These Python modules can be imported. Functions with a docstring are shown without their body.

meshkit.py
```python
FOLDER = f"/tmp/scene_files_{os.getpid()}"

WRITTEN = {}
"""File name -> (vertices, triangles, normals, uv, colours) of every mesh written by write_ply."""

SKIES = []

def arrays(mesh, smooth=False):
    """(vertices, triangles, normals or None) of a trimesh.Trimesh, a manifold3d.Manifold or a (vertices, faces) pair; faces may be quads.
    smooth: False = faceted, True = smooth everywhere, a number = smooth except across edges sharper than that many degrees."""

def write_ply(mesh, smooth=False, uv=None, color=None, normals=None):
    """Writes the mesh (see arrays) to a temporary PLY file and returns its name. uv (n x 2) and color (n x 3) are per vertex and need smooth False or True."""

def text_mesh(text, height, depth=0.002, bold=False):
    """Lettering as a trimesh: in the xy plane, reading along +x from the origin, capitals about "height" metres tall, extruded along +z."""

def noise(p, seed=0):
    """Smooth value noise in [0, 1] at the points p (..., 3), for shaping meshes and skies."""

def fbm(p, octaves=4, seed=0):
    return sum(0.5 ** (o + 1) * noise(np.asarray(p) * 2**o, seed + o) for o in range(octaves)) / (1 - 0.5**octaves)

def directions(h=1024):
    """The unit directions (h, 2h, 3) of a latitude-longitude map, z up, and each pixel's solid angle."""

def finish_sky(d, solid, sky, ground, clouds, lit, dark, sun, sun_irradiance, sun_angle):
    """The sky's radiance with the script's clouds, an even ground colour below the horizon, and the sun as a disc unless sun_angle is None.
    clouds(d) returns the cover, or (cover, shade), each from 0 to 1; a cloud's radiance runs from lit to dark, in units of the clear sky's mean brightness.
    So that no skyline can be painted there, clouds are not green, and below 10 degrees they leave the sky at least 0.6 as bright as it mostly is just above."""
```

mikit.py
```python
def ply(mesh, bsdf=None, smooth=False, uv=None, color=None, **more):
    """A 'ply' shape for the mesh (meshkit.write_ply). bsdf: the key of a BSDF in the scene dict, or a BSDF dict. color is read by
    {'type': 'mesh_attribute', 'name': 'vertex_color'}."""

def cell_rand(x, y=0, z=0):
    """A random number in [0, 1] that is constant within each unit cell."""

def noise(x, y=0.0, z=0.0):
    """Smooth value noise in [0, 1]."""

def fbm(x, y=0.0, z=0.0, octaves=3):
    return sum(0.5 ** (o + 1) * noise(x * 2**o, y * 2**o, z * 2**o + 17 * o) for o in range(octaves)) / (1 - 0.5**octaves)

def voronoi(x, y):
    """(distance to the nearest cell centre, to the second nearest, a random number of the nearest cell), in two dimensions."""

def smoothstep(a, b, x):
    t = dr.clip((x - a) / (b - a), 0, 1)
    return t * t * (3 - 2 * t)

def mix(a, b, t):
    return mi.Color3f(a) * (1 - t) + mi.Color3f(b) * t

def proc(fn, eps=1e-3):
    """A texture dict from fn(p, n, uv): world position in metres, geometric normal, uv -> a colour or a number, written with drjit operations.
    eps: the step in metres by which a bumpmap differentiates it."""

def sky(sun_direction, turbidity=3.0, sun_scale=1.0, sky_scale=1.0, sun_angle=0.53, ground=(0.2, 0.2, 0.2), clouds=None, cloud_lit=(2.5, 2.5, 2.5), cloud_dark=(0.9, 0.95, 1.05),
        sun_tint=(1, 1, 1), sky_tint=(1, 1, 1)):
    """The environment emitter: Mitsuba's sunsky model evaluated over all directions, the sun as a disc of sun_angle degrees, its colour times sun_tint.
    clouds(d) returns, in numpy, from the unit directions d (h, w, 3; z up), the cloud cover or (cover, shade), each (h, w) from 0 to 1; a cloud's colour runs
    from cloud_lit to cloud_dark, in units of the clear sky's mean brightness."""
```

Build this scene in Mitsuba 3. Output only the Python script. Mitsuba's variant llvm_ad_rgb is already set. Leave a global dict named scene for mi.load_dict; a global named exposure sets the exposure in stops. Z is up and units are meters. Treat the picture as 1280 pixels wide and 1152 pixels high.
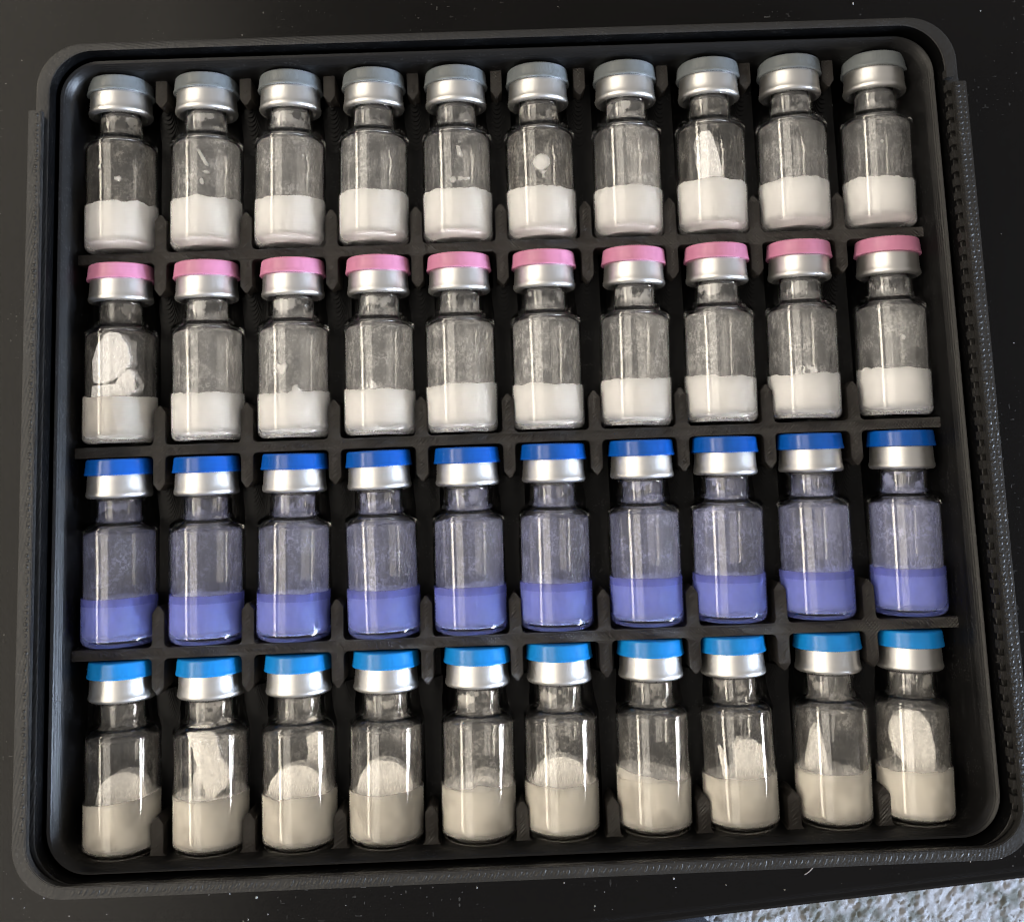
import math
import numpy as np
import trimesh
import manifold3d as m3
import drjit as dr
import mitsuba as mi
import mikit
import meshkit
from shapely.geometry import Polygon, box as sbox, LineString
from shapely import affinity

T = mi.ScalarTransform4f
MM = 0.001
ZT = 15.0            # height of the divider tops above the table, mm (all building below is in mm, z = 0 at the divider tops)
scene, labels = {}, {}

# ------------------------------------------------------------------ camera
F_PX, PPX, PPY, W0, H0 = 1300.0, 640.0, 440.0, 1280.0, 1152.0
CAM = np.array([-1.9065, -10.503, 232.18])
ANG = (-0.127125, 0.0141828, 0.0353019)


def rot_xyz(a):
    cx, sx, cy, sy, cz, sz = math.cos(a[0]), math.sin(a[0]), math.cos(a[1]), math.sin(a[1]), math.cos(a[2]), math.sin(a[2])
    X = np.array([[1, 0, 0], [0, cx, -sx], [0, sx, cx]])
    Y = np.array([[cy, 0, sy], [0, 1, 0], [-sy, 0, cy]])
    Z = np.array([[cz, -sz, 0], [sz, cz, 0], [0, 0, 1]])
    return Z @ Y @ X


RC = rot_xyz(ANG)


def wp(p):
    p = np.asarray(p, float)
    return ((p + [0, 0, ZT]) * MM).tolist()


scene['camera'] = {
    'type': 'perspective', 'fov': math.degrees(2 * math.atan(W0 / 2 / F_PX)), 'fov_axis': 'x',
    'principal_point_offset_x': 0.0, 'principal_point_offset_y': (H0 / 2 - PPY) / H0,
    'near_clip': 0.01, 'far_clip': 20.0,
    'to_world': T().look_at(origin=wp(CAM), target=wp(CAM - 100 * RC[2]), up=RC[1].tolist()),
}
exposure = 0.70

# ------------------------------------------------------------------ light: the room's dim glow, a low window on the right, a warm lamp up on the left
scene['room_glow'] = {'type': 'constant', 'radiance': {'type': 'rgb', 'value': [0.25, 0.235, 0.218]}}


def lamp(name, centre, target, w, h, rgb, label, cat, up=(0, 0, 1)):
    """A glowing rectangle w x h metres at centre (m), facing target."""
    scene[name] = {'type': 'rectangle', 'to_world': T().look_at(origin=list(centre), target=list(target), up=list(up)) @ T().scale([w / 2, h / 2, 1]),
                   'bsdf': {'type': 'diffuse', 'reflectance': {'type': 'rgb', 'value': [0.2, 0.2, 0.2]}},
                   'emitter': {'type': 'area', 'radiance': {'type': 'rgb', 'value': list(rgb)}}}
    labels[name] = {'label': label, 'category': cat, 'kind': 'structure'}


lamp('window', (1.95, -0.88, 0.42), (0, 0, 0.015), 0.98, 0.52, (33.0, 40.0, 51.0), 'bright daylit window low on the right of the table', 'window')
lamp('lamp_tube', (-1.55, 0.0, 1.22), (0, 0, 0.015), 2.6, 0.24, (7.6, 6.8, 5.5), 'long warm lamp tube up on the left of the table', 'lamp', up=(1, 0, 1))
lamp('lamp_panel', (-0.95, 0.1, 1.75), (0, 0, 0.015), 2.4, 0.8, (2.0, 1.80, 1.50), 'wide warm lamp panel above the table on the left', 'lamp', up=(1, 0, 1))

# ------------------------------------------------------------------ materials
def rgb(*v):
    return {'type': 'rgb', 'value': list(v)}


def sn(x, y=0.0, z=0.0):
    return mikit.noise(x, y, z)


def bump(fn, inner, scale=1.0, eps=2e-4):
    return {'type': 'bumpmap', 'texture': mikit.proc(fn, eps), 'scale': scale, 'bsdf': inner}


def print_top(p, n, uv):
    # raster lines of a printed top layer: diagonal strokes, turned from patch to patch
    a = (p.x + p.y) * 1250.0
    b = (p.x - p.y) * 1250.0
    patch = mikit.smoothstep(0.46, 0.54, sn(p.x * 90.0 + 3.0, p.y * 90.0))
    s = dr.sin(6.2832 * a) * (1 - patch) + dr.sin(6.2832 * b) * patch
    return (0.5 + 0.5 * s) * 0.00042 + mikit.fbm(p.x * 1800, p.y * 1800, 2.0) * 0.00010


def layer_lines(p, n, uv):
    # horizontal layer lines on printed walls
    return (0.5 + 0.5 * dr.sin(6.2832 * p.z * 2500.0)) * 0.00003 + mikit.fbm(p.x * 900, p.y * 900, p.z * 5000) * 0.00004


def worn_black(base, dust=0.012):
    def f(p, n, uv):
        g = mikit.fbm(p.x * 260, p.y * 260, p.z * 260)
        k = mikit.smoothstep(0.70, 0.80, sn(p.x * 2600, p.y * 2600, p.z * 2600)) * mikit.smoothstep(0.45, 0.7, g)
        return mi.Color3f(base) * (0.75 + 0.5 * g) + mi.Color3f(dust) * k
    return mikit.proc(f)


def pla(base, rough, fn, eps=2e-4, spec=0.5):
    return {'type': 'twosided', 'bsdf': bump(fn, {'type': 'principled', 'base_color': worn_black(base), 'roughness': rough, 'specular': spec}, 1.0, eps)}


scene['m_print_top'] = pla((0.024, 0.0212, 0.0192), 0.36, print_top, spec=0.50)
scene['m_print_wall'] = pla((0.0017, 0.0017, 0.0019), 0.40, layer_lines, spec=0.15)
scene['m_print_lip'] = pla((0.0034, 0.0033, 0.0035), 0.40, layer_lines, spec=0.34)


def beads(p, n, uv):
    # knobbly outer passes of the printed rim, a bead every millimetre or so
    a = dr.sin(6.2832 * (p.x + 0.6 * p.y) * 900.0) * dr.sin(6.2832 * (p.y - 0.6 * p.x) * 900.0)
    w = mikit.smoothstep(0.35, 0.7, sn(p.x * 160.0, p.y * 160.0, 4.0))
    return (0.5 + 0.5 * a) * 0.00007 * w + mikit.fbm(p.x * 2200, p.y * 2200, 2.0) * 0.00009


scene['m_print_rail'] = pla((0.0155, 0.0148, 0.0142), 0.42, beads, spec=0.40)


def table_col(p, n, uv):
    g = mikit.fbm(p.x * 14, p.y * 14, 1.0)
    sp = mikit.smoothstep(0.90, 0.95, sn(p.x * 1500, p.y * 1500, 7.0)) * mikit.smoothstep(0.5, 0.75, mikit.fbm(p.x * 60, p.y * 60, 3.0))
    return mi.Color3f(0.0035, 0.0032, 0.0033) * (0.7 + 0.6 * g) + mi.Color3f(0.05) * sp


def table_rough(p, n, uv):
    return 0.20 + 0.10 * mikit.fbm(p.x * 30, p.y * 30, 5.0)


scene['m_table'] = {'type': 'twosided', 'bsdf': {'type': 'principled', 'base_color': mikit.proc(table_col), 'roughness': mikit.proc(table_rough), 'specular': 0.17}}
scene['m_lint'] = {'type': 'twosided', 'bsdf': {'type': 'diffuse', 'reflectance': rgb(0.40, 0.39, 0.38)}}


def carpet_col(p, n, uv):
    g = mikit.fbm(p.x * 120, p.y * 120, 1.0)
    return mikit.mix((0.14, 0.147, 0.14), (0.30, 0.305, 0.325), mikit.smoothstep(0.25, 0.6, g))


scene['m_carpet'] = {'type': 'twosided', 'bsdf': {'type': 'diffuse', 'reflectance': mikit.proc(carpet_col)}}

scene['m_navy'] = {'type': 'twosided', 'bsdf': {'type': 'principled', 'base_color': rgb(0.012, 0.014, 0.022), 'roughness': 0.8, 'sheen': 0.3}}
scene['m_glass'] = {'type': 'dielectric', 'int_ior': 1.50, 'ext_ior': 1.0}


def dust_fn(base, gain, seed):
    def f(p, n, uv):
        y = uv.y * 40.0                                    # height in the vial, mm
        big = mikit.fbm(p.x * 330 + seed, p.y * 330, p.z * 330)
        fine = sn(p.x * 2000, p.y * 2000, p.z * 2000 + seed) * 0.55 + sn(p.x * 4200, p.y * 4200, p.z * 4200) * 0.45
        drag = sn(uv.x * 46 + seed + sn(p.x * 220, p.y * 220) * 3, y * 0.35, p.x * 60)       # vertical trails
        per = mikit.cell_rand(dr.floor(p.x / 0.0194 + 0.5), dr.floor(p.y / 0.04366), seed)
        k = base + gain * mikit.smoothstep(0.22, 0.85, big * 0.90 + drag * 0.10) * (0.25 + 0.95 * mikit.smoothstep(0.42, 0.68, fine))
        k = k * (0.6 + 0.8 * per)
        neck = mikit.smoothstep(27.0, 29.0, y)
        kn = 0.06 + 0.45 * mikit.smoothstep(0.48, 0.62, mikit.fbm(p.x * 500 + seed, p.y * 500, p.z * 500)) * (0.4 + 0.6 * per)
        return dr.clip((k * (1 - neck) + kn * neck) / 0.49, 0.0, 1.0)
    return mikit.proc(f)


def lining(key, col, base, gain, seed):
    # powder dust clinging inside the glass: a sparse layer, see-through between its grains
    scene[key] = {'type': 'blendbsdf', 'weight': dust_fn(base, gain, seed), 'a_clear': {'type': 'null'},
                  'b_grains': {'type': 'blendbsdf', 'weight': 0.49, 'a_gap': {'type': 'null'}, 'b_grain': {'type': 'twosided', 'bsdf': {'type': 'diffuse', 'reflectance': rgb(*col)}}}}


lining('m_dust_white', (0.85, 0.845, 0.84), 0.10, 0.27, 1.0)
lining('m_dust_lavender', (0.50, 0.54, 0.84), 0.13, 0.30, 4.0)
lining('m_dust_light', (0.82, 0.79, 0.74), 0.04, 0.20, 9.0)


def powder(key, col, var):
    def f(p, n, uv):
        g = mikit.fbm(p.x * 700, p.y * 700, p.z * 700)
        return mi.Color3f(col) * (1 - var + 2 * var * g)
    scene[key] = {'type': 'twosided', 'bsdf': {'type': 'diffuse', 'reflectance': mikit.proc(f)}}


powder('m_powder_white', (0.87, 0.865, 0.86), 0.03)
powder('m_powder_grey', (0.74, 0.72, 0.69), 0.06)
powder('m_powder_lavender', (0.32, 0.37, 0.79), 0.08)
powder('m_powder_violet', (0.23, 0.26, 0.66), 0.10)
powder('m_powder_cream', (0.83, 0.80, 0.745), 0.05)


def film_col(p, n, uv):
    g = mikit.fbm(p.x * 170 + 3, p.y * 170, p.z * 170)
    return mikit.mix((0.63, 0.60, 0.545), (0.79, 0.76, 0.70), mikit.smoothstep(0.28, 0.55, g))


scene['m_powder_film'] = {'type': 'twosided', 'bsdf': {'type': 'diffuse', 'reflectance': mikit.proc(film_col)}}


def crimp_rough(p, n, uv):
    return 0.36 + 0.12 * mikit.fbm(p.x * 900, p.y * 5000, p.z * 900)


scene['m_crimp'] = {'type': 'twosided', 'bsdf': {'type': 'principled', 'base_color': rgb(0.71, 0.70, 0.685), 'metallic': 1.0, 'roughness': mikit.proc(crimp_rough)}}


def plastic(key, col, rough=0.28):
    def f(p, n, uv):
        return mi.Color3f(col) * (0.92 + 0.16 * mikit.fbm(p.x * 500, p.y * 500, p.z * 500))
    scene[key] = {'type': 'twosided', 'bsdf': {'type': 'principled', 'base_color': mikit.proc(f), 'roughness': rough, 'specular': 0.5}}


plastic('m_cap_grey', (0.14, 0.155, 0.163), 0.30)
plastic('m_cap_pink', (0.52, 0.20, 0.32), 0.35)
plastic('m_cap_blue', (0.002, 0.075, 0.36), 0.22)
plastic('m_cap_sky', (0.006, 0.20, 0.56), 0.26)
scene['m_rubber'] = {'type': 'twosided', 'bsdf': {'type': 'principled', 'base_color': rgb(0.16, 0.16, 0.16), 'roughness': 0.55}}


# ------------------------------------------------------------------ mesh helpers (mm in, metres out)
def add(key, v, f=None, mat=None, smooth=False, uv=None, to=None, raw=False):
    if f is None:
        if hasattr(v, 'to_mesh'):
            m = v.to_mesh()
            v, f = np.array(m.vert_properties[:, :3], float), np.array(m.tri_verts)
        else:
            v, f = np.array(v.vertices, float), np.array(v.faces)
    v = np.asarray(v, float)
    if not raw:
        v = v + [0, 0, ZT]
    d = mikit.ply((v * MM, f), mat, smooth, uv=uv)
    if to is not None:
        d['to_world'] = to
    scene[key] = d
    return d


def numbered(name, i):
    return name if i == 0 else f'{name}_{i:03d}'


def mbox(x0, x1, y0, y1, z0, z1):
    return m3.Manifold.cube([x1 - x0, y1 - y0, z1 - z0]).translate([x0, y0, z0])


def poly_manifold(poly, z0, z1):
    polys = getattr(poly, 'geoms', [poly])
    out = None
    for g in polys:
        cs = m3.CrossSection([np.array(g.exterior.coords)[:-1]] + [np.array(h.coords)[:-1] for h in g.interiors], m3.FillRule.EvenOdd)
        m = m3.Manifold.extrude(cs, z1 - z0).translate([0, 0, z0])
        out = m if out is None else out + m
    return out


def chamfered(poly, z0, z1, c=0.25, steps=2):
    """Extrusion of a polygon with its top edge rounded off by c."""
    out = poly_manifold(poly, z0, z1 - c)
    for k in range(steps):
        a0, a1 = k / steps, (k + 1) / steps
        ins = c * (1 - math.cos(a1 * math.pi / 2))
        out = out + poly_manifold(poly.buffer(-ins, join_style=1), z1 - c + c * math.sin(a0 * math.pi / 2) - 0.01, z1 - c + c * math.sin(a1 * math.pi / 2))
    return out


def rrect(x0, x1, y0, y1, r, n=14):
    pts = []
    for cx, cy, a in ((x1 - r, y1 - r, 0), (x0 + r, y1 - r, 90), (x0 + r, y0 + r, 180), (x1 - r, y0 + r, 270)):
        for t in np.linspace(a, a + 90, n):
            pts.append((cx + r * math.cos(math.radians(t)), cy + r * math.sin(math.radians(t))))
    return np.array(pts)


def loft(loops, closed=False):
    """A skin through loops of (n, 3)."""
    n = len(loops[0])
    v = np.vstack(loops)
    f = []
    for k in range(len(loops) - (0 if closed else 1)):
        a, b = k * n, ((k + 1) % len(loops)) * n
        for i in range(n):
            j = (i + 1) % n
            f += [(a + i, a + j, b + j), (a + i, b + j, b + i)]
    return v, np.array(f)


def at_z(loop, z):
    return np.c_[loop, np.full(len(loop), z)]


# ------------------------------------------------------------------ setting: table and carpet
ta = math.radians(4.2)                       # the table's front edge is turned against the box
edge0 = np.array([44.8, -108.4])
dirx, diry = np.array([math.cos(ta), math.sin(ta)]), np.array([-math.sin(ta), math.cos(ta)])
prof = [(900, 0.0), (3.2, 0.0), (2.6, -0.15), (2.2, -0.6), (1.9, -0.75), (1.0, -0.8), (0.3, -1.2), (0.0, -2.0), (0.0, -22.0), (900, -22.0)]
v, f = [], []
for sx in (-800, 620):
    for d, z in prof:
        q = edge0 + dirx * sx + diry * d
        v.append((q[0], q[1], z - ZT))
n = len(prof)
for i in range(n):
    j = (i + 1) % n
    f += [(i, j, n + j), (i, n + j, n + i)]
for i in range(1, n - 1):
    f += [(0, i + 1, i), (n, n + i, n + i + 1)]
add('table', v, np.array(f), 'm_table')
labels['table'] = {'label': 'glossy black table top under the box', 'category': 'table', 'kind': 'structure'}

rng = np.random.default_rng(5)
ZC = -470.0
add('floor', [(-2500, -2500, ZC), (2500, -2500, ZC), (2500, 2500, ZC), (-2500, 2500, ZC)], np.array([[0, 1, 2], [0, 2, 3]]), 'm_carpet')
labels['floor'] = {'label': 'floor under the carpet pile', 'kind': 'structure'}
gx, gy = np.meshgrid(np.arange(-80, 430, 1.3), np.arange(-480, -240, 1.3), indexing='ij')
from scipy.spatial import cKDTree
tx, ty = np.meshgrid(np.arange(-90, 440, 5.6), np.arange(-490, -230, 5.6), indexing='ij')
tuft = np.c_[tx.ravel(), ty.ravel()] + rng.normal(0, 2.4, (tx.size, 2))
q = np.c_[gx.ravel(), gy.ravel()]
q = q + 3.0 * (np.c_[meshkit.fbm(np.c_[q * 0.22, q[:, :1] * 0], 3, 4), meshkit.fbm(np.c_[q * 0.22, q[:, :1] * 0 + 9], 3, 5)] - 0.5)
dd, ii = cKDTree(tuft).query(q, k=2)
hgt = 1.5 + 2.0 * np.clip((dd[:, 1] - dd[:, 0]) / 7.0, 0, 1) ** 0.6 * (0.6 + 0.8 * rng.random(len(tuft))[ii[:, 0]]) + 1.6 * (meshkit.fbm(np.c_[q * 0.6, q[:, :1] * 0], 3, 8) - 0.5)
nx, ny = gx.shape
idx = np.arange(nx * ny).reshape(nx, ny)
f1 = np.vstack([np.c_[idx[:-1, :-1].ravel(), idx[1:, :-1].ravel(), idx[1:, 1:].ravel()], np.c_[idx[:-1, :-1].ravel(), idx[1:, 1:].ravel(), idx[:-1, 1:].ravel()]])
add('carpet', np.c_[gx.ravel(), gy.ravel(), ZC + hgt], f1, 'm_carpet', smooth=True)
labels['carpet'] = {'label': 'pale grey looped carpet pile beyond the table edge', 'category': 'carpet', 'kind': 'stuff'}

bag = trimesh.creation.icosphere(subdivisions=4)
bv = np.array(bag.vertices)
bv = bv * (1 + 0.25 * (meshkit.fbm(bv * 1.8 + 4.0, 4, 2)[:, None] - 0.5)) * [52, 42, 26] + [76, -312, ZC + 20]
bv[:, 2] = np.maximum(bv[:, 2], ZC + 1)
add('dark_cloth', bv, np.array(bag.faces), 'm_navy', smooth=True)
labels['dark_cloth'] = {'label': 'crumpled dark navy cloth on the carpet below the table edge', 'category': 'cloth'}

# ------------------------------------------------------------------ the black printed box (lid off)
BX0, BX1, BY0, BY1 = -102.5, 104.0, -88.9, 91.3
IX0, IX1, IY0, IY1 = -99.4, 100.9, -87.4, 89.3
ZR = 9.0
ZB = 12.6
labels['storage_box'] = {'label': 'open black printed box with raised side rails on the table', 'category': 'box'}
out_l = rrect(BX0, BX1, BY0, BY1, 10.5)
in_l = rrect(IX0, IX1, IY0, IY1, 9.5)


def grow(x0, x1, y0, y1, r, d):
    return rrect(x0 + d, x1 - d, y0 + d, y1 - d, r - d)


loops = [at_z(grow(BX0, BX1, BY0, BY1, 10.5, 0.6), -ZT + 0.05), at_z(out_l, -ZT + 0.8), at_z(out_l, ZR - 0.5), at_z(grow(BX0, BX1, BY0, BY1, 10.5, 0.15), ZR - 0.12), at_z(grow(BX0, BX1, BY0, BY1, 10.5, 0.5), ZR),
         at_z(grow(IX0, IX1, IY0, IY1, 9.5, -0.4), ZR), at_z(grow(IX0, IX1, IY0, IY1, 9.5, -0.08), ZR - 0.15), at_z(in_l, ZR - 0.5), at_z(in_l, -ZT + 2.0)]
add('storage_box__wall', *loft(loops[:7]), 'm_print_rail', smooth=35)
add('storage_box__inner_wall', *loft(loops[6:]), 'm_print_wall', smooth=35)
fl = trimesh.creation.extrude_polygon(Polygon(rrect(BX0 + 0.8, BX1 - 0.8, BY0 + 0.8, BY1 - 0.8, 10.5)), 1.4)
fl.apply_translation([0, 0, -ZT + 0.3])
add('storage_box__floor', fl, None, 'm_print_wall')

full = Polygon(rrect(BX0, BX1, BY0, BY1, 10.5, 20))
hole = Polygon(rrect(BX0 + 2.9, BX1 - 2.9, BY0 + 2.5, BY1 + 40, 8.4, 20))
u = full.difference(hole).intersection(sbox(-200, -200, 200, 74.6))
rail_top = u.buffer(-0.35, join_style=1).buffer(0.35, join_style=1)
add('storage_box__rail', chamfered(rail_top, ZB - 1.6, ZB, 0.45, 3), None, 'm_print_rail', smooth=35)
labels['storage_box__rail'] = {'label': 'raised U-shaped rail that guides the missing lid'}
# the groove under the rail
groove = Polygon(rrect(BX0 + 0.9, BX1 - 0.9, BY0 + 0.9, BY1, 10.6, 20)).difference(Polygon(rrect(BX0 + 2.1, BX1 - 2.1, BY0 + 1.7, BY1 + 40, 9.4, 20))).intersection(sbox(-200, -200, 200, 74.2))
outer_skin = full.buffer(-0.02).difference(full.buffer(-1.0)).intersection(sbox(-200, -200, 200, 74.4))
add('storage_box__groove', poly_manifold(outer_skin.union(groove), ZR + 0.004, ZB - 1.604), None, 'm_print_wall', smooth=35)
# knobbly printed passes along the rail tops
bead = trimesh.creation.icosphere(subdivisions=1)
bv0, bf0 = np.array(bead.vertices), np.array(bead.faces)


def bead_row(key, p0, p1, step, rx, ry, h, turn, seed, z=ZB - 0.02, mat='m_print_rail'):
    g = np.random.default_rng(seed)
    p0, p1 = np.array(p0, float), np.array(p1, float)
    m = int(np.linalg.norm(p1 - p0) / step)
    vs, fs = [], []
    for q in range(m):
        a = turn + g.normal(0, 0.15)
        c, s = math.cos(a), math.sin(a)
        w = bv0 * [rx * g.uniform(0.75, 1.2), ry * g.uniform(0.75, 1.2), h * g.uniform(0.4, 1.2)]
        w = np.c_[c * w[:, 0] - s * w[:, 1], s * w[:, 0] + c * w[:, 1], w[:, 2]]
        o = p0 + (p1 - p0) * (q + 0.5) / m + g.normal(0, 0.06, 2)
        vs.append(w + [o[0], o[1], z])
        fs.append(bf0 + q * len(bv0))
    add(key, np.vstack(vs), np.vstack(fs), mat, smooth=True)
    labels[key] = {'kind': 'stuff'}


bead_row('storage_box__bead_row', (BX1 - 2.15, 74.0), (BX1 - 2.15, -76.0), 1.2, 0.52, 0.42, 0.26, 0.3, 1)
bead_row('storage_box__bead_row_001', (BX1 - 0.95, 74.0), (BX1 - 0.95, -76.0), 1.2, 0.40, 0.40, 0.18, 0.3, 2)
bead_row('storage_box__bead_row_002', (BX0 + 2.0, 74.0), (BX0 + 2.0, -76.0), 1.15, 0.45, 0.40, 0.20, 0.0, 3)
bead_row('storage_box__bead_row_003', (BX0 + 12.0, BY0 + 1.3), (BX1 - 12.0, BY0 + 1.3), 1.2, 0.75, 0.32, 0.14, 0.9, 4)
# row of small square gaps under the right rail
k = 0
for yy in np.arange(-82.0, 77.0, 3.1):
    add(numbered('storage_box__tooth', k), mbox(IX1 - 0.55, BX1 - 2.05, yy, yy + 1.7, ZR + 0.006, ZB - 1.61), None, 'm_print_rail')
    k += 1

# ------------------------------------------------------------------ the tray insert
labels['vial_tray'] = {'label': 'black printed tray insert with rows of pockets inside the box', 'category': 'tray'}
PC, PR = 19.4, 43.66
LX0, LX1, LY0, LY1 = -98.7, 100.2, -86.7, 88.5


def tray_loop(d, z, extra=(0, 0, 0, 0)):
    l, r, b, t = (d * e for e in extra)
    return at_z(rrect(LX0 + l, LX1 - r, LY0 + b, LY1 - t, max(2.0, 9.0 - 0.8 * d)), z)


E1 = (1, 1, 0.62, 1)
loops = [at_z(rrect(LX0, LX1, LY0, LY1, 9.0), -ZT + 2.2), tray_loop(0, 5.2, E1), tray_loop(0.1, 5.6, E1), tray_loop(0.35, 5.8, E1), tray_loop(0.7, 5.7, E1), tray_loop(1.1, 5.35, E1), tray_loop(1.55, 4.8, E1),
         tray_loop(2.0, 4.15, E1), tray_loop(2.3, 3.5, E1), tray_loop(2.45, 2.6, E1), tray_loop(2.75, 0.0, (0.93, 1.25, 0.5, 1.15)), tray_loop(3.4, -8.0, (0.9, 1.45, 0.45, 1.1)), tray_loop(3.6, -12.5, (0.9, 1.5, 0.45, 1.1))]
v, f = loft(loops)
add('vial_tray__wall', v, f, 'm_print_lip', smooth=35)

XC = [(c - 4.5) * PC + 0.45 for c in range(10)]
ROW_Y = [PR + 1.85, 1.85, -PR + 1.85, -2 * PR + 2.0]      # where the bases stand
block = mbox(-98.0, 98.2, -86.6, 87.0, -13.2, -8.0)
for r in range(4):
    for c in range(10):
        y0 = ROW_Y[r] - 0.6
        cyl = m3.Manifold.cylinder(42.0, 8.55, 8.55, 48).rotate([-90, 0, 0]).translate([XC[c], y0, -4.3 if r == 3 else -3.0])
        block = block - cyl
    if r == 3:
        block = block + mbox(-97, 97, ROW_Y[3] + 34.5, ROW_Y[3] + 40.6, -13.1, -11.6)
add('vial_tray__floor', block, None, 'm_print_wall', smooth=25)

bars_y = [PR, 0.0, -PR]
for i, by in enumerate(bars_y):
    bar = sbox(-97.4, by - 1.15, 98.9, by + 1.15)
    add(numbered('vial_tray__divider', i), chamfered(bar, -8.2, 0.0, 0.22, 2), None, 'm_print_top', smooth=35)
    bead_row(numbered('vial_tray__strand_row', i), (-96.2, by), (97.8, by), 0.86, 1.15, 0.27, 0.13, 0.85 if i % 2 else 2.3, 20 + i, -0.01, 'm_print_top')


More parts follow.
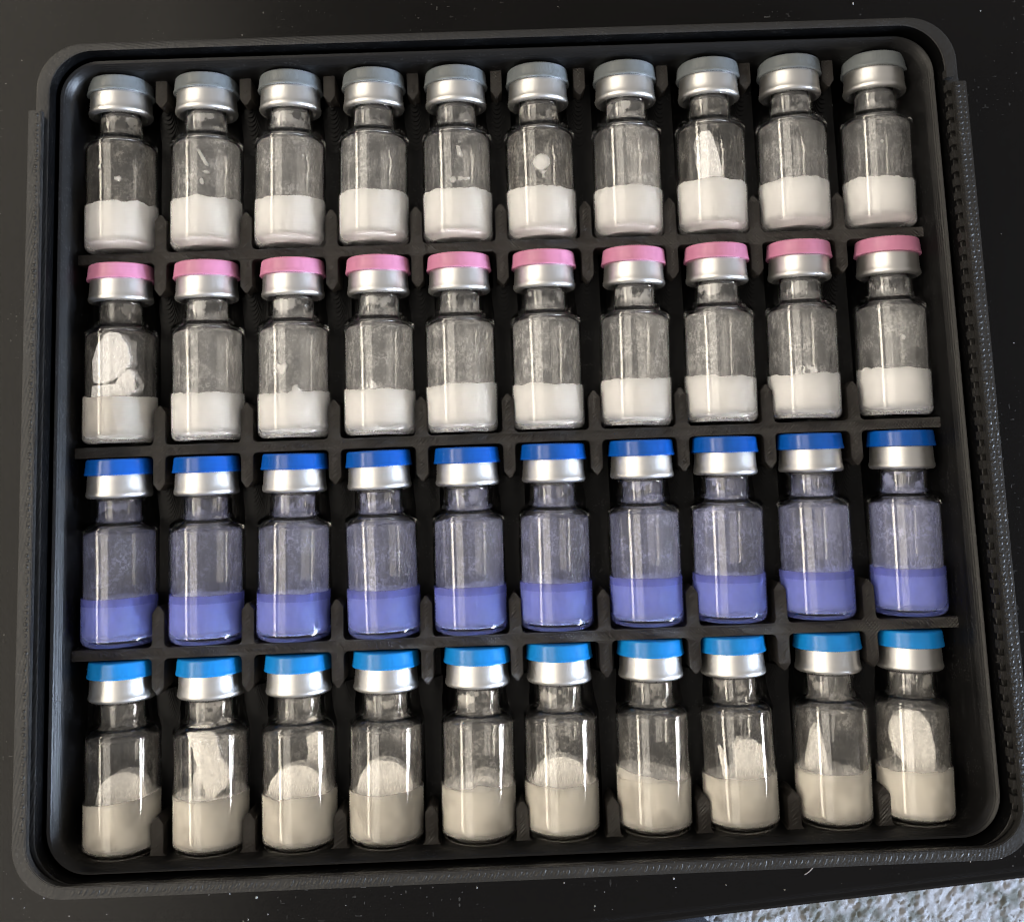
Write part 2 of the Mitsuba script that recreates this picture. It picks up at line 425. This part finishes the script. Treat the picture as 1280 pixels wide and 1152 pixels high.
def fin(x, y_root, sgn, length, key, mat='m_print_top'):
    """A short wall between two vials, with a pointed end, and the stepped slope at its foot."""
    w = 1.32
    y1 = y_root + sgn * length
    y2 = y1 + sgn * 1.5
    p = Polygon([(x - w - 0.8, y_root), (x - w - 0.25, y_root + sgn * 0.3), (x - w, y_root + sgn * 0.9), (x - w, y1), (x - 0.25, y2), (x + 0.25, y2), (x + w, y1), (x + w, y_root + sgn * 0.9), (x + w + 0.25, y_root + sgn * 0.3), (x + w + 0.8, y_root)])
    if not p.exterior.is_ccw:
        p = Polygon(list(p.exterior.coords)[::-1])
    core = Polygon([(x - w, y_root), (x - w, y1 - sgn * 0.1), (x + w, y1 - sgn * 0.1), (x + w, y_root)])
    ramp = None
    m = poly_manifold(p, -8.2, -0.9) + chamfered(p.buffer(-0.001), -1.0, -0.03, 0.2, 2)
    n = 11
    for s in range(n if sgn < 0 else 0):
        t = s / (n - 1)
        z = -7.75 + 3.6 * (1 - t) ** 1.35
        ry = 1.0 + 9.6 * t
        rx = 0.7 + 2.1 * t ** 0.7
        a = np.linspace(0, math.pi, 11)
        e = Polygon(np.c_[x + rx * np.cos(a), y2 - sgn * 0.5 + sgn * ry * np.sin(a)])
        if not e.exterior.is_ccw:
            e = Polygon(list(e.exterior.coords)[::-1])
        q = poly_manifold(e, -8.2, z)
        ramp = q if ramp is None else ramp + q
    add(key, m, None, mat)
    bead_row(key.replace('__fin', '__fin_strands'), (x, y_root + sgn * 0.7), (x, y1), 0.86, 1.2, 0.27, 0.13, 0.75, int(x * 7 + y1) + 900, -0.04, 'm_print_top')
    if ramp is not None:
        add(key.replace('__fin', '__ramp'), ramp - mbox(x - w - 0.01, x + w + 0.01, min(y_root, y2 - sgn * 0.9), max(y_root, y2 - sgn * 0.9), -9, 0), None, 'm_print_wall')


k = 0
for c in range(9):
    x = (c - 4) * PC
    fin(x, 86.2, -1, 5.6, numbered('vial_tray__fin', k)); k += 1
    for by in bars_y:
        fin(x, by - 1.16, -1, 6.1, numbered('vial_tray__fin', k)); k += 1
        fin(x, by + 1.16, 1, 7.2, numbered('vial_tray__fin', k)); k += 1
    fin(x, -85.4, 1, 6.4, numbered('vial_tray__fin', k)); k += 1

# ------------------------------------------------------------------ vials
NA = 72


def revolve(prof, flip=False, na=NA, vspan=40.0):
    """Turns (r, y) about the y axis: (vertices, faces, uv), seam at the underside."""
    prof = np.asarray(prof, float)
    a = np.linspace(-math.pi / 2, 1.5 * math.pi, na + 1)
    v = np.stack([np.outer(prof[:, 0], np.cos(a)), np.repeat(prof[:, 1:2], na + 1, 1), np.outer(prof[:, 0], np.sin(a))], -1)
    uv = np.stack([np.tile(np.linspace(0, 1, na + 1), (len(prof), 1)), np.repeat(prof[:, 1:2] / vspan, na + 1, 1)], -1)
    f = []
    m = na + 1
    for i in range(len(prof) - 1):
        for j in range(na):
            p, q, s, t = i * m + j, i * m + j + 1, (i + 1) * m + j + 1, (i + 1) * m + j
            f += [(p, s, q), (p, t, s)]
    f = np.array(f)
    v = v.reshape(-1, 3)
    tri = v[f]
    keep = np.linalg.norm(np.cross(tri[:, 1] - tri[:, 0], tri[:, 2] - tri[:, 0]), axis=1) > 1e-9
    f = f[keep]
    if flip:
        f = f[:, ::-1]
    return v, f, uv.reshape(-1, 2)


def arc(cx, cy, r, a0, a1, n):
    return [(cx + r * math.cos(math.radians(a)), cy + r * math.sin(math.radians(a))) for a in np.linspace(a0, a1, n)]


R_OUT, R_IN = 8.1, 7.5
glass_prof = [(0.001, 0.75), (2.5, 0.7), (4.5, 0.5), (5.7, 0.2)] + arc(6.3, 0.55, 0.55, -110, -80, 4) + arc(6.45, 1.65, 1.65, -78, 0, 9) + [(R_OUT, 2.6), (R_OUT, 10.0), (R_OUT, 24.4)] \
    + arc(6.0, 24.6, 2.1, 3, 76, 9) + [(6.1, 26.9), (5.8, 27.15), (5.55, 27.55), (5.42, 28.0), (5.4, 28.5), (5.4, 30.8), (5.45, 31.3), (5.7, 31.7), (6.2, 31.95), (6.35, 32.4), (6.35, 36.3), (6.1, 36.6), (4.5, 36.6)]
lin_prof = [(0.001, 1.9), (3.0, 1.85), (5.7, 1.7)] + arc(6.1, 3.0, 1.4, -85, 0, 7) + [(R_IN, 4.2), (R_IN, 10), (R_IN, 16), (R_IN, 23.6)] + arc(5.7, 23.8, 1.8, 5, 75, 8) + [(5.4, 25.75), (4.95, 26.1), (4.7, 26.6), (4.5, 27.3), (4.5, 28), (4.5, 31), (4.5, 34), (4.5, 36.6)]
crimp_prof = [(2.6, 36.95), (5.0, 37.0), (6.4, 36.95), (6.68, 36.85), (6.78, 36.6), (6.80, 36.0), (6.84, 35.0), (6.90, 34.0), (6.96, 33.3), (7.08, 32.95), (7.14, 32.6), (7.1, 32.25), (6.9, 31.95), (6.6, 31.78), (6.3, 31.72), (6.0, 31.72)]
cap_prof = [(0.001, 37.15), (6.9, 36.8), (7.35, 36.75)] + [(7.48, 36.85), (7.5, 37.1), (7.4, 37.35), (7.32, 37.8), (7.18, 39.2), (7.1, 39.75)] + arc(6.65, 39.8, 0.45, 0, 90, 5) + [(4.0, 40.22), (0.001, 40.2)]
stop_prof = [(0.001, 31.6), (3.4, 31.6), (4.0, 31.8), (4.1, 32.4), (4.1, 36.4), (6.0, 36.62), (6.0, 36.8), (0.001, 36.85)]

dust_prof = [(7.0, 2.7), (7.3, 3.4)] + [(7.3, t) for t in np.arange(4.5, 23.0, 1.5)] + arc(5.66, 23.5, 1.64, 0, 72, 7) + [(5.2, 25.5), (4.7, 25.9), (4.4, 26.5), (4.26, 27.2), (4.25, 28.2), (4.25, 29.5), (4.25, 31.2)]
proto = {}
for nm, pr, fl, mats in (('glass', glass_prof, False, ['m_glass']), ('dust', dust_prof, False, ['m_dust_white', 'm_dust_lavender', 'm_dust_light']), ('crimp', crimp_prof, False, ['m_crimp']),
                         ('cap', cap_prof, False, ['m_cap_grey', 'm_cap_pink', 'm_cap_blue', 'm_cap_sky']), ('stopper', stop_prof, False, ['m_rubber'])):
    v, f, uv = revolve(pr, fl)
    if nm == 'glass':                                      # outer and inner face of the same glass
        v2, f2, uv2 = revolve(lin_prof, True)
        f, v, uv = np.vstack([f, f2 + len(v)]), np.vstack([v, v2]), np.vstack([uv, uv2])
    if nm in ('glass', 'dust'):
        for mt in mats:
            proto[mt] = mikit.ply((v * MM, f), mt, True, uv=uv)
    else:
        for mt in mats:
            proto[mt] = mikit.ply((v * MM, f), mt, 40)
RP = 7.74


def powder_solid(fill, top, seed, r=RP, y0=1.35, rough=0.7):
    """A body of powder that fills the glass up to fill (mm), its upper face fill + top(x, z)."""
    na, nr = 56, 14
    a = np.linspace(-math.pi / 2, 1.5 * math.pi, na, endpoint=False)
    ca, sa = np.cos(a), np.sin(a)
    rings = []
    for rr, yy in ((r - 1.7, y0), (r - 0.7, y0 + 0.25), (r - 0.2, y0 + 0.8), (r, y0 + 1.6)):
        rings.append(np.c_[rr * ca, np.full(na, yy), rr * sa])
    ks = np.linspace(1, 0.06, nr)
    for k in ks:
        x, z = r * k * ca, r * k * sa
        h = fill + top(x, z) + rough * 2 * (meshkit.fbm(np.c_[x * 0.7, z * 0.7, np.full(na, seed * 3.1)], 3, seed) - 0.5)
        rings.append(np.c_[x, h, z])
    v = np.vstack(rings)
    f = []
    for i in range(len(rings) - 1):
        for j in range(na):
            q = (j + 1) % na
            p0, p1, p2, p3 = i * na + j, i * na + q, (i + 1) * na + q, (i + 1) * na + j
            f += [(p0, p2, p1), (p0, p3, p2)]
    b = len(v)
    v = np.vstack([v, [[0, y0, 0]], [v[-na:].mean(0)]])
    for j in range(na):
        q = (j + 1) % na
        f += [(b, j, q), (b + 1, (len(rings) - 1) * na + q, (len(rings) - 1) * na + j)]
    return v, np.array(f)


def film_shell(h, seed, r=RP + 0.12, ragged=0.35, slope=0.0):
    """A thin coat of powder on the inside of the glass, up to h."""
    na = 72
    a = np.linspace(-math.pi / 2, 1.5 * math.pi, na, endpoint=False)
    ca, sa = np.cos(a), np.sin(a)
    hh = h + slope * ca + ragged * 2 * (meshkit.fbm(np.c_[ca * 2.5, sa * 2.5, np.full(na, seed * 1.7)], 3, seed) - 0.5)
    rings = [np.c_[rr * ca, np.full(na, yy), rr * sa] for rr, yy in ((r - 1.9, 1.2), (r - 0.8, 1.45), (r - 0.25, 2.0), (r, 2.9), (r, 6.0))] + [np.c_[r * ca, hh, r * sa], np.c_[(r - 0.5) * ca, hh - 0.1, (r - 0.5) * sa], np.c_[(r - 0.5) * ca, np.full(na, 6.0), (r - 0.5) * sa]]
    v, f = loft(rings)
    return v, f[:, ::-1]


def chunk(pts, z0, z1, seed, soft=3, bulge=0.25):
    """A broken piece of powder cake: an outline in the vial's (x, y), from z0 to z1, edges crumbled."""
    p = Polygon(pts).buffer(0.12).buffer(-0.12)
    if not p.exterior.is_ccw:
        p = Polygon(list(p.exterior.coords)[::-1])
    m = poly_manifold(Polygon(p.exterior), z0, z1).refine_to_length(0.55).to_mesh()
    t = trimesh.Trimesh(np.array(m.vert_properties[:, :3], float), np.array(m.tri_verts))
    trimesh.smoothing.filter_taubin(t, lamb=0.5, nu=0.40, iterations=soft)
    v = np.array(t.vertices)
    n = np.array(t.vertex_normals)
    v = v + n * (bulge * 2 * (meshkit.fbm(v * 0.9 + seed * 7.3, 3, seed) - 0.5))[:, None]
    return v, np.array(t.faces)


def flat(x, z):
    return 0.0 * x


def ell(cx, cy, rx, ry, n=18, rot=0.0, jag=0.0, seed=0):
    g = np.random.default_rng(seed)
    a = np.linspace(0, 2 * math.pi, n, endpoint=False)
    k = 1 + jag * g.normal(0, 1, n)
    x, y = rx * k * np.cos(a), ry * k * np.sin(a)
    c, s = math.cos(rot), math.sin(rot)
    return [(cx + c * p - s * q, cy + s * p + c * q) for p, q in zip(x, y)]


# where each vial lies: x of the cap and of the base, measured in the tray (mm)
CAPX = [[-87.9, -67.9, -48.3, -28.8, -9.6, 9.6, 30.2, 49.9, 69.1, 89.2], [-87.4, -67.9, -48.2, -28.7, -10.2, 9.3, 30.1, 49.2, 68.3, 88.9],
        [-87.3, -67.9, -48.2, -29.5, -9.7, 9.7, 29.5, 48.4, 67.6, 88.3], [-86.8, -67.5, -48.2, -28.9, -8.8, 9.2, 29.5, 47.6, 68.8, 87.1]]
BASX = [[-87.6, -68.1, -49.0, -29.6, -10.1, 9.4, 29.5, 49.1, 68.3, 88.1], [-87.5, -67.7, -48.4, -29.0, -10.5, 9.1, 28.9, 48.3, 67.3, 88.0],
        [-87.2, -68.0, -49.0, -28.9, -9.9, 9.0, 29.1, 47.5, 67.1, 87.5], [-86.5, -67.3, -48.2, -29.6, -9.6, 8.5, 28.5, 47.5, 67.7, 85.5]]
FILL = [[10.6, 11.0, 10.5, 11.4, 11.1, 11.0, 10.5, 11.4, 10.9, 10.4], [10.2, 10.4, 9.9, 10.0, 10.6, 9.8, 10.2, 10.0, 9.8, 10.2],
        [9.9, 9.9, 9.7, 9.8, 9.6, 9.7, 9.9, 9.8, 9.8, 9.8], [11.6, 11.6, 11.5, 11.4, 11.2, 11.2, 11.2, 11.4, 11.4, 11.4]]

# loose pieces: (outline in the vial's x, y; z from, z to)
G = {}
G[0, 0] = [(ell(-2.2, 18.5, 0.45, 0.45, 8, 0, .1, 1), 6.0, 6.7), (ell(1.9, 15.6, 0.75, 0.7, 9, 0, .12, 2), 5.9, 6.6)]
G[0, 1] = [([(-0.3, 21.8), (0.5, 21.6), (2.4, 18.3), (2.3, 17.6), (1.6, 18.0)], 6.0, 6.7), (ell(1.9, 16.3, 0.9, 0.4, 9, -.3, .15, 4), 5.9, 6.5), (ell(1.0, 14.2, 0.5, 0.8, 9, 0, .15, 5), 5.9, 6.5)]
G[0, 4] = [([(0.0, 20.8), (0.9, 20.6), (1.8, 18.4), (1.2, 17.9), (0.4, 18.5)], 6.0, 6.7), (ell(0.9, 21.6, 0.35, 0.3, 7), 6.1, 6.6), (ell(-0.7, 13.0, 0.7, 0.7, 9, 0, .15, 7), 5.6, 6.6), (ell(0.9, 13.3, 0.9, 0.6, 9, .5, .2, 8), 5.6, 6.6), (ell(2.3, 13.2, 0.9, 0.35, 9, .3, .2, 9), 5.6, 6.4)]
G[0, 5] = [([(-2.1, 16.4), (-1.5, 17.6), (-0.3, 18.3), (1.0, 18.1), (1.9, 17.3), (1.9, 16.0), (1.1, 14.9), (-0.3, 14.3), (-1.4, 14.7)], 5.9, 6.7), ([(-0.7, 14.4), (1.0, 14.3), (0.5, 13.6), (0.7, 12.8), (-0.1, 12.7), (0.0, 13.5)], 5.8, 6.5)]
G[0, 7] = [([(-4.6, 19.2), (-4.2, 21.2), (-3.0, 22.6), (-1.3, 22.6), (-0.4, 21.0), (0.3, 17.6), (1.0, 14.0), (1.0, 10.6), (-3.4, 10.6), (-3.9, 13.2), (-4.3, 15.4), (-4.2, 17.4)], 3.2, 5.0)]
G[0, 9] = [(ell(-1.6, 18.4, 0.4, 0.4, 8), 6.1, 6.6)]
G[1, 0] = [([(-3.8, 13.4), (-4.0, 18.0), (-2.9, 22.3), (-0.6, 25.0), (1.6, 24.4), (3.3, 21.6), (3.9, 18.0), (2.4, 15.2), (-1.6, 13.2)], -0.5, 4.6), ([(0.2, 12.6), (2.3, 15.9), (4.1, 16.2), (5.6, 12.6), (4.9, 11.0), (3.0, 10.9)], 0.6, 4.4), ([(-4.4, 9.0), (-3.9, 12.6), (-1.3, 12.9), (1.3, 13.0), (3.9, 10.9), (4.0, 8.8)], -1.0, 4.8)]
G[1, 2] = [([(-2.7, 15.6), (-2.0, 16.4), (-1.2, 16.1), (-0.3, 16.5), (0.3, 15.6), (-0.3, 14.2), (-1.1, 13.5), (-2.0, 14.3)], 5.9, 6.7), (ell(1.9, 10.4, 1.0, 1.1, 10, 0, .1, 3), 4.5, 6.2)]
G[1, 3] = [(ell(-0.9, 10.6, 1.2, 1.3, 10, 0, .08, 5), 4.4, 6.2)]
G[1, 5] = [(ell(-4.6, 15.2, 0.4, 0.4, 8), 4.6, 5.2)]
G[1, 8] = [(ell(-1.0, 10.2, 2.0, 1.5, 12, 0, .06, 6), 3.8, 6.2)]
G[1, 9] = [(ell(-0.5, 19.3, 0.5, 0.5, 8), 6.1, 6.6), (ell(-0.4, 17.0, 0.62, 0.62, 8), 6.0, 6.6)]
G[3, 1] = [([(-3.6, 25.4), (-0.9, 26.3), (1.0, 26.0), (2.4, 24.4), (3.2, 20.2), (5.4, 17.0), (4.7, 14.0), (3.2, 12.8), (0.6, 10.6)], 2.6, 4.9), ([(-5.4, 9), (-4.7, 14.4), (-3.5, 16.6), (-2.3, 16.0), (-1.6, 12.0), (-1.4, 9)], -4.6, -2.6)]
G[3, 2] = [([(0.6, 13.0), (1.3, 18.4), (0.9, 21.4), (1.9, 24.0), (3.4, 24.4), (4.4, 21.5), (4.8, 17.0), (5.0, 13.0)], -4.4, -2.6)]
G[3, 7] = [([(-1.5, 9.0), (-1.4, 17.0), (-0.4, 18.8), (2.6, 18.5), (4.3, 17.2), (4.9, 14.5), (4.9, 9.0)], 1.0, 4.2), ([(-4.9, 17.4), (-4.4, 17.8), (-3.4, 15.0), (-2.6, 9.8), (-4.0, 9.8)], 3.6, 4.6)]
G[3, 8] = [([(-5.6, 9.0), (-5.4, 14.0), (-4.4, 18.2), (-3.2, 20.8), (-2.6, 20.0), (-1.6, 14.0), (-0.9, 9.0)], -1.0, 2.0)]
G[3, 9] = [([(-1.9, 9.4), (-2.6, 11.6), (-4.8, 15.0), (-5.6, 18.8), (-4.6, 21.9), (-2.2, 23.8), (0.2, 23.4), (2.3, 20.6), (3.2, 16.0), (3.0, 9.4)], 0.8, 3.6)]

# upper face of the heaps in the bottom row: what stands above the coat on the glass
HEAP = {0: lambda x, z: -0.9 + 0.22 * x, 1: lambda x, z: 0.2 + 0.0 * x, 2: lambda x, z: -0.5 + 0.0 * x, 3: lambda x, z: -0.6 + 0.0 * x, 4: lambda x, z: 0.3 + 1.0 * np.exp(-((x - 1.2) / 2.4) ** 2),
        5: lambda x, z: -0.4 + 0.0 * x, 6: lambda x, z: 0.9 - 0.16 * x, 7: lambda x, z: -0.8 + 0.0 * x, 8: lambda x, z: -0.5 - 0.10 * x, 9: lambda x, z: -0.6 + 0.0 * x}


def dome(x0, x1, xp, yp, y0=9.0, n=22):
    """Outline of a rounded heap from x0 to x1 with its peak at (xp, yp)."""
    t = np.linspace(0, math.pi, n)
    x = np.where(t < math.pi / 2, xp + (x1 - xp) * np.cos(t), xp + (xp - x0) * np.cos(t))
    return [(x1, y0)] + [(p, 10.6 + (yp - 10.6) * math.sin(q) ** 0.85) for p, q in zip(x, t)] + [(x0, y0)]


G[3, 0] = [(dome(-4.6, 6.0, 1.6, 17.0), -1.6, 2.6)]
G[3, 2] = G[3, 2] + [(dome(-6.1, 5.9, 0.0, 17.2), -1.2, 2.9)]
G[3, 3] = [(dome(-5.7, 5.8, -0.4, 17.4), -1.2, 3.0)]
G[3, 4] = [([(-5.6, 9.0), (-5.4, 11.6), (-3.0, 11.9), (-0.5, 12.4), (1.0, 13.4), (2.8, 13.2), (4.2, 12.0), (5.6, 11.4), (5.6, 9.0)], -1.0, 3.4)]
G[3, 5] = [(dome(-5.8, 5.6, 0.0, 16.4), -1.4, 2.6)]
G[3, 6] = [([(-5.8, 9.0), (-5.7, 13.2), (-3.2, 13.0), (0.0, 12.2), (3.4, 11.9), (5.8, 11.6), (5.8, 9.0)], -1.2, 3.2)]

CAPS = ['m_cap_grey', 'm_cap_pink', 'm_cap_blue', 'm_cap_sky']
LIN = ['m_dust_white', 'm_dust_white', 'm_dust_lavender', 'm_dust_light']
CAPW = ['grey', 'pink', 'dark blue', 'sky blue']
ORD = ['first', 'second', 'third', 'fourth', 'fifth', 'sixth', 'seventh', 'eighth', 'ninth', 'last']
SAY = {
    (0, 0): 'grey capped vial with two tiny specks on its glass, in the top left corner', (0, 1): 'grey capped vial with a thin white sliver above its powder, second from left',
    (0, 4): 'grey capped vial with a small sliver and crumbs over its powder, fifth from left', (0, 5): 'grey capped vial with a round white flake stuck above its powder',
    (0, 7): 'grey capped vial with a tall white flake leaning inside, third from right', (0, 9): 'grey capped vial with flat white powder in the top right corner pocket',
    (1, 0): 'pink capped vial full of large broken white lumps, leftmost in its row', (1, 2): 'pink capped vial with a heart shaped white flake above its powder',
    (1, 3): 'pink capped vial with a little bump on its powder, fourth from left', (1, 8): 'pink capped vial with a wide bump on its powder, second from right',
    (1, 9): 'pink capped vial with two white dots on its glass, rightmost in its row',
    (3, 0): 'sky blue capped vial with powder heaped on its right side, bottom left corner', (3, 1): 'sky blue capped vial with a slanted rectangular slab of cake inside',
    (3, 2): 'sky blue capped vial with a powder dome and a pale shard behind it', (3, 3): 'sky blue capped vial with a tall smooth dome of cream powder, fourth from left',
    (3, 4): 'sky blue capped vial with a low uneven mound of powder, fifth from left', (3, 5): 'sky blue capped vial with a shallow dome of cream powder, sixth from left',
    (3, 6): 'sky blue capped vial with powder sloping down to the right, seventh from left', (3, 7): 'sky blue capped vial with an upright cake block and a thin splinter',
    (3, 8): 'sky blue capped vial with a pointed spike of powder on its left wall', (3, 9): 'sky blue capped vial with a large round cake disc inside, bottom right corner'}
i = 0
for r in range(4):
    for c in range(10):
        key = numbered('glass_vial', i)
        i += 1
        xb, xc = BASX[r][c] + 0.15, CAPX[r][c] + 0.15
        yaw = math.degrees(math.atan2(xb - xc, 40.0))
        pitch = 0.0 if r == 3 else 1.2
        zb = -4.3 if r == 3 else -3.4
        to = T().translate(wp([xb, ROW_Y[r] + (0.15 * math.sin(7 * i)), zb])) @ T().rotate([0, 0, 1], yaw) @ T().rotate([1, 0, 0], pitch)
        white = r < 2
        scene[key + '__glass'] = {**proto['m_glass'], 'to_world': to}
        scene[key + '__dust'] = {**proto['m_dust_light' if (r, c) in ((1, 0), (0, 7), (0, 0), (0, 5)) else LIN[r]], 'to_world': to}
        scene[key + '__stopper'] = {**proto['m_rubber'], 'to_world': to}
        scene[key + '__crimp'] = {**proto['m_crimp'], 'to_world': to}
        scene[key + '__cap'] = {**proto[CAPS[r]], 'to_world': to}
        fill = FILL[r][c]
        pm = ['m_powder_white', 'm_powder_white', 'm_powder_lavender', 'm_powder_cream'][r]
        if r < 3:
            tilt = 0.055 * math.sin(3.1 * i)
            top = (lambda x, z, t=tilt, s=i: t * x + 0.10 * np.sin(x * 0.6 + s))
            if (r, c) == (1, 0):
                v, f = powder_solid(8.4, lambda x, z: 0.6 + 0.25 * np.sin(x), i, RP - 0.15, rough=0.5)
                add(key + '__powder', v, f, pm, smooth=40, to=to, raw=True)
                v, f = film_shell(fill, i, slope=-0.2)
                add(key + '__powder_film', v, f, 'm_powder_grey', smooth=40, to=to, raw=True)
            else:
                v, f = powder_solid(fill, top, i)
                add(key + '__powder', v, f, pm, smooth=40, to=to, raw=True)
                if r == 2:
                    v, f = film_shell(fill + 0.5, i, ragged=0.25)
                    f = f[(v[f][:, :, 1].mean(1) > 3.0)]
                    v[:, 1] = np.where(np.abs(v[:, 1] - 6.0) < 1e-6, fill - 1.2, v[:, 1])
                    f = f[(v[f][:, :, 1].min(1) > fill - 1.5)]
                    add(key + '__powder_film', v, f, 'm_powder_violet', smooth=40, to=to, raw=True)
        else:
            v, f = powder_solid(fill, HEAP[c], i, RP - 0.16, rough=0.5)
            add(key + '__powder', v, f, pm, smooth=40, to=to, raw=True)
            v, f = film_shell(fill, i, ragged=0.55, slope=(0.5 if c == 0 else 0.25 * math.sin(i)))
            add(key + '__powder_film', v, f, 'm_powder_film', smooth=40, to=to, raw=True)
        for k, (pts, z0, z1) in enumerate(G.get((r, c), [])):
            small = Polygon(pts).area < 4 or z1 >= 6.5
            lift = 0.0 if small else (0.9 if r == 1 else 1.2 if r == 0 else 0.0)
            v, f = chunk(pts, z0 + lift, z1 + lift, i + k, 1 if small else 4, 0.05 if small else 0.22)
            if small and z1 > 5.9:                     # stuck to the glass: follows its curve
                v[:, 2] = np.sqrt(7.92 ** 2 - np.clip(v[:, 0], -7, 7) ** 2) - (v[:, 2].max() - v[:, 2])
            add(numbered(key + '__cake_piece', k), v, f, pm, smooth=40, to=to, raw=True)
        if (r, c) in SAY:
            lab = SAY[r, c]
        else:
            what = ['flat white powder', 'flat white powder', 'lavender powder', ''][r]
            lab = f'{CAPW[r]} capped vial with {what}, {ORD[c]} from left in its row' if c < 9 else f'{CAPW[r]} capped vial with {what}, rightmost in its row'
        labels[key] = {'label': lab, 'category': 'vial', 'group': 'glass vials lying in the tray pockets'}

# ------------------------------------------------------------------ lint on the table
def fibre(i, pts, label, rad=0.11):
    p = np.array(pts, float)
    t = np.linspace(0, 1, len(p))
    from scipy.interpolate import CubicSpline
    q = CubicSpline(t, p)(np.linspace(0, 1, 14))
    a = np.arange(6) * math.pi / 3
    d = np.gradient(q, axis=0)
    d /= np.linalg.norm(d, axis=1, keepdims=True)
    s = np.cross(d, [0, 0, 1.0]); s /= np.linalg.norm(s, axis=1, keepdims=True)
    b = np.cross(s, d)
    loops = [q[k] + rad * (np.cos(a)[:, None] * s[k] + np.sin(a)[:, None] * b[k]) for k in range(len(q))]
    v, f = loft(loops)
    key = numbered('lint_fibre', i)
    add(key, v, f, 'm_lint', smooth=True)
    labels[key] = {'label': label, 'category': 'lint'}


zt = -ZT + 0.14
fibre(0, [(-26.5, 100.5, zt), (-26.9, 99.0, zt + .3), (-25.6, 97.6, zt + .1)], 'short pale fibre on the black table above the box')
fibre(1, [(65.5, -94.6, zt), (65.9, -96.6, zt + .5), (64.9, -98.6, zt + .3), (63.2, -99.9, zt)], 'curved white hair on the table below the box, left of the others')
fibre(2, [(99.3, -96.5, zt), (100.6, -96.9, zt + .4), (101.0, -98.8, zt)], 'hooked white fibre near the table edge at lower right')
fibre(3, [(105.8, -96.2, zt), (106.6, -97.6, zt + .4), (108.2, -98.2, zt)], 'small curled white fibre nearest the right end of the table edge')
v, f = [], []
tet = np.array([[1, 1, 1], [-1, -1, 1], [-1, 1, -1], [1, -1, -1]], float)
tf = np.array([[0, 1, 2], [0, 3, 1], [0, 2, 3], [1, 3, 2]])
rng = np.random.default_rng(11)
k = 0
while k < 120:
    x, y = rng.uniform(-125, 125), rng.uniform(-106, 112)
    if BX0 - 1 < x < BX1 + 1 and BY0 - 1 < y < BY1 + 1 or (np.array([x, y]) - edge0) @ diry < 4:
        continue
    if y > -85 and rng.random() < 0.72:
        continue
    s = rng.uniform(0.06, 0.17) * (1.6 if rng.random() < 0.08 else 1)
    v.append(tet * s * rng.uniform(0.6, 1.3, 3) + [x, y, -ZT + s + 0.02])
    f.append(tf + 4 * k)
    k += 1
add('table_dust', np.vstack(v), np.vstack(f), 'm_lint')
labels['table_dust'] = {'label': 'scattered pale dust specks on the black table', 'category': 'dust', 'kind': 'stuff'}
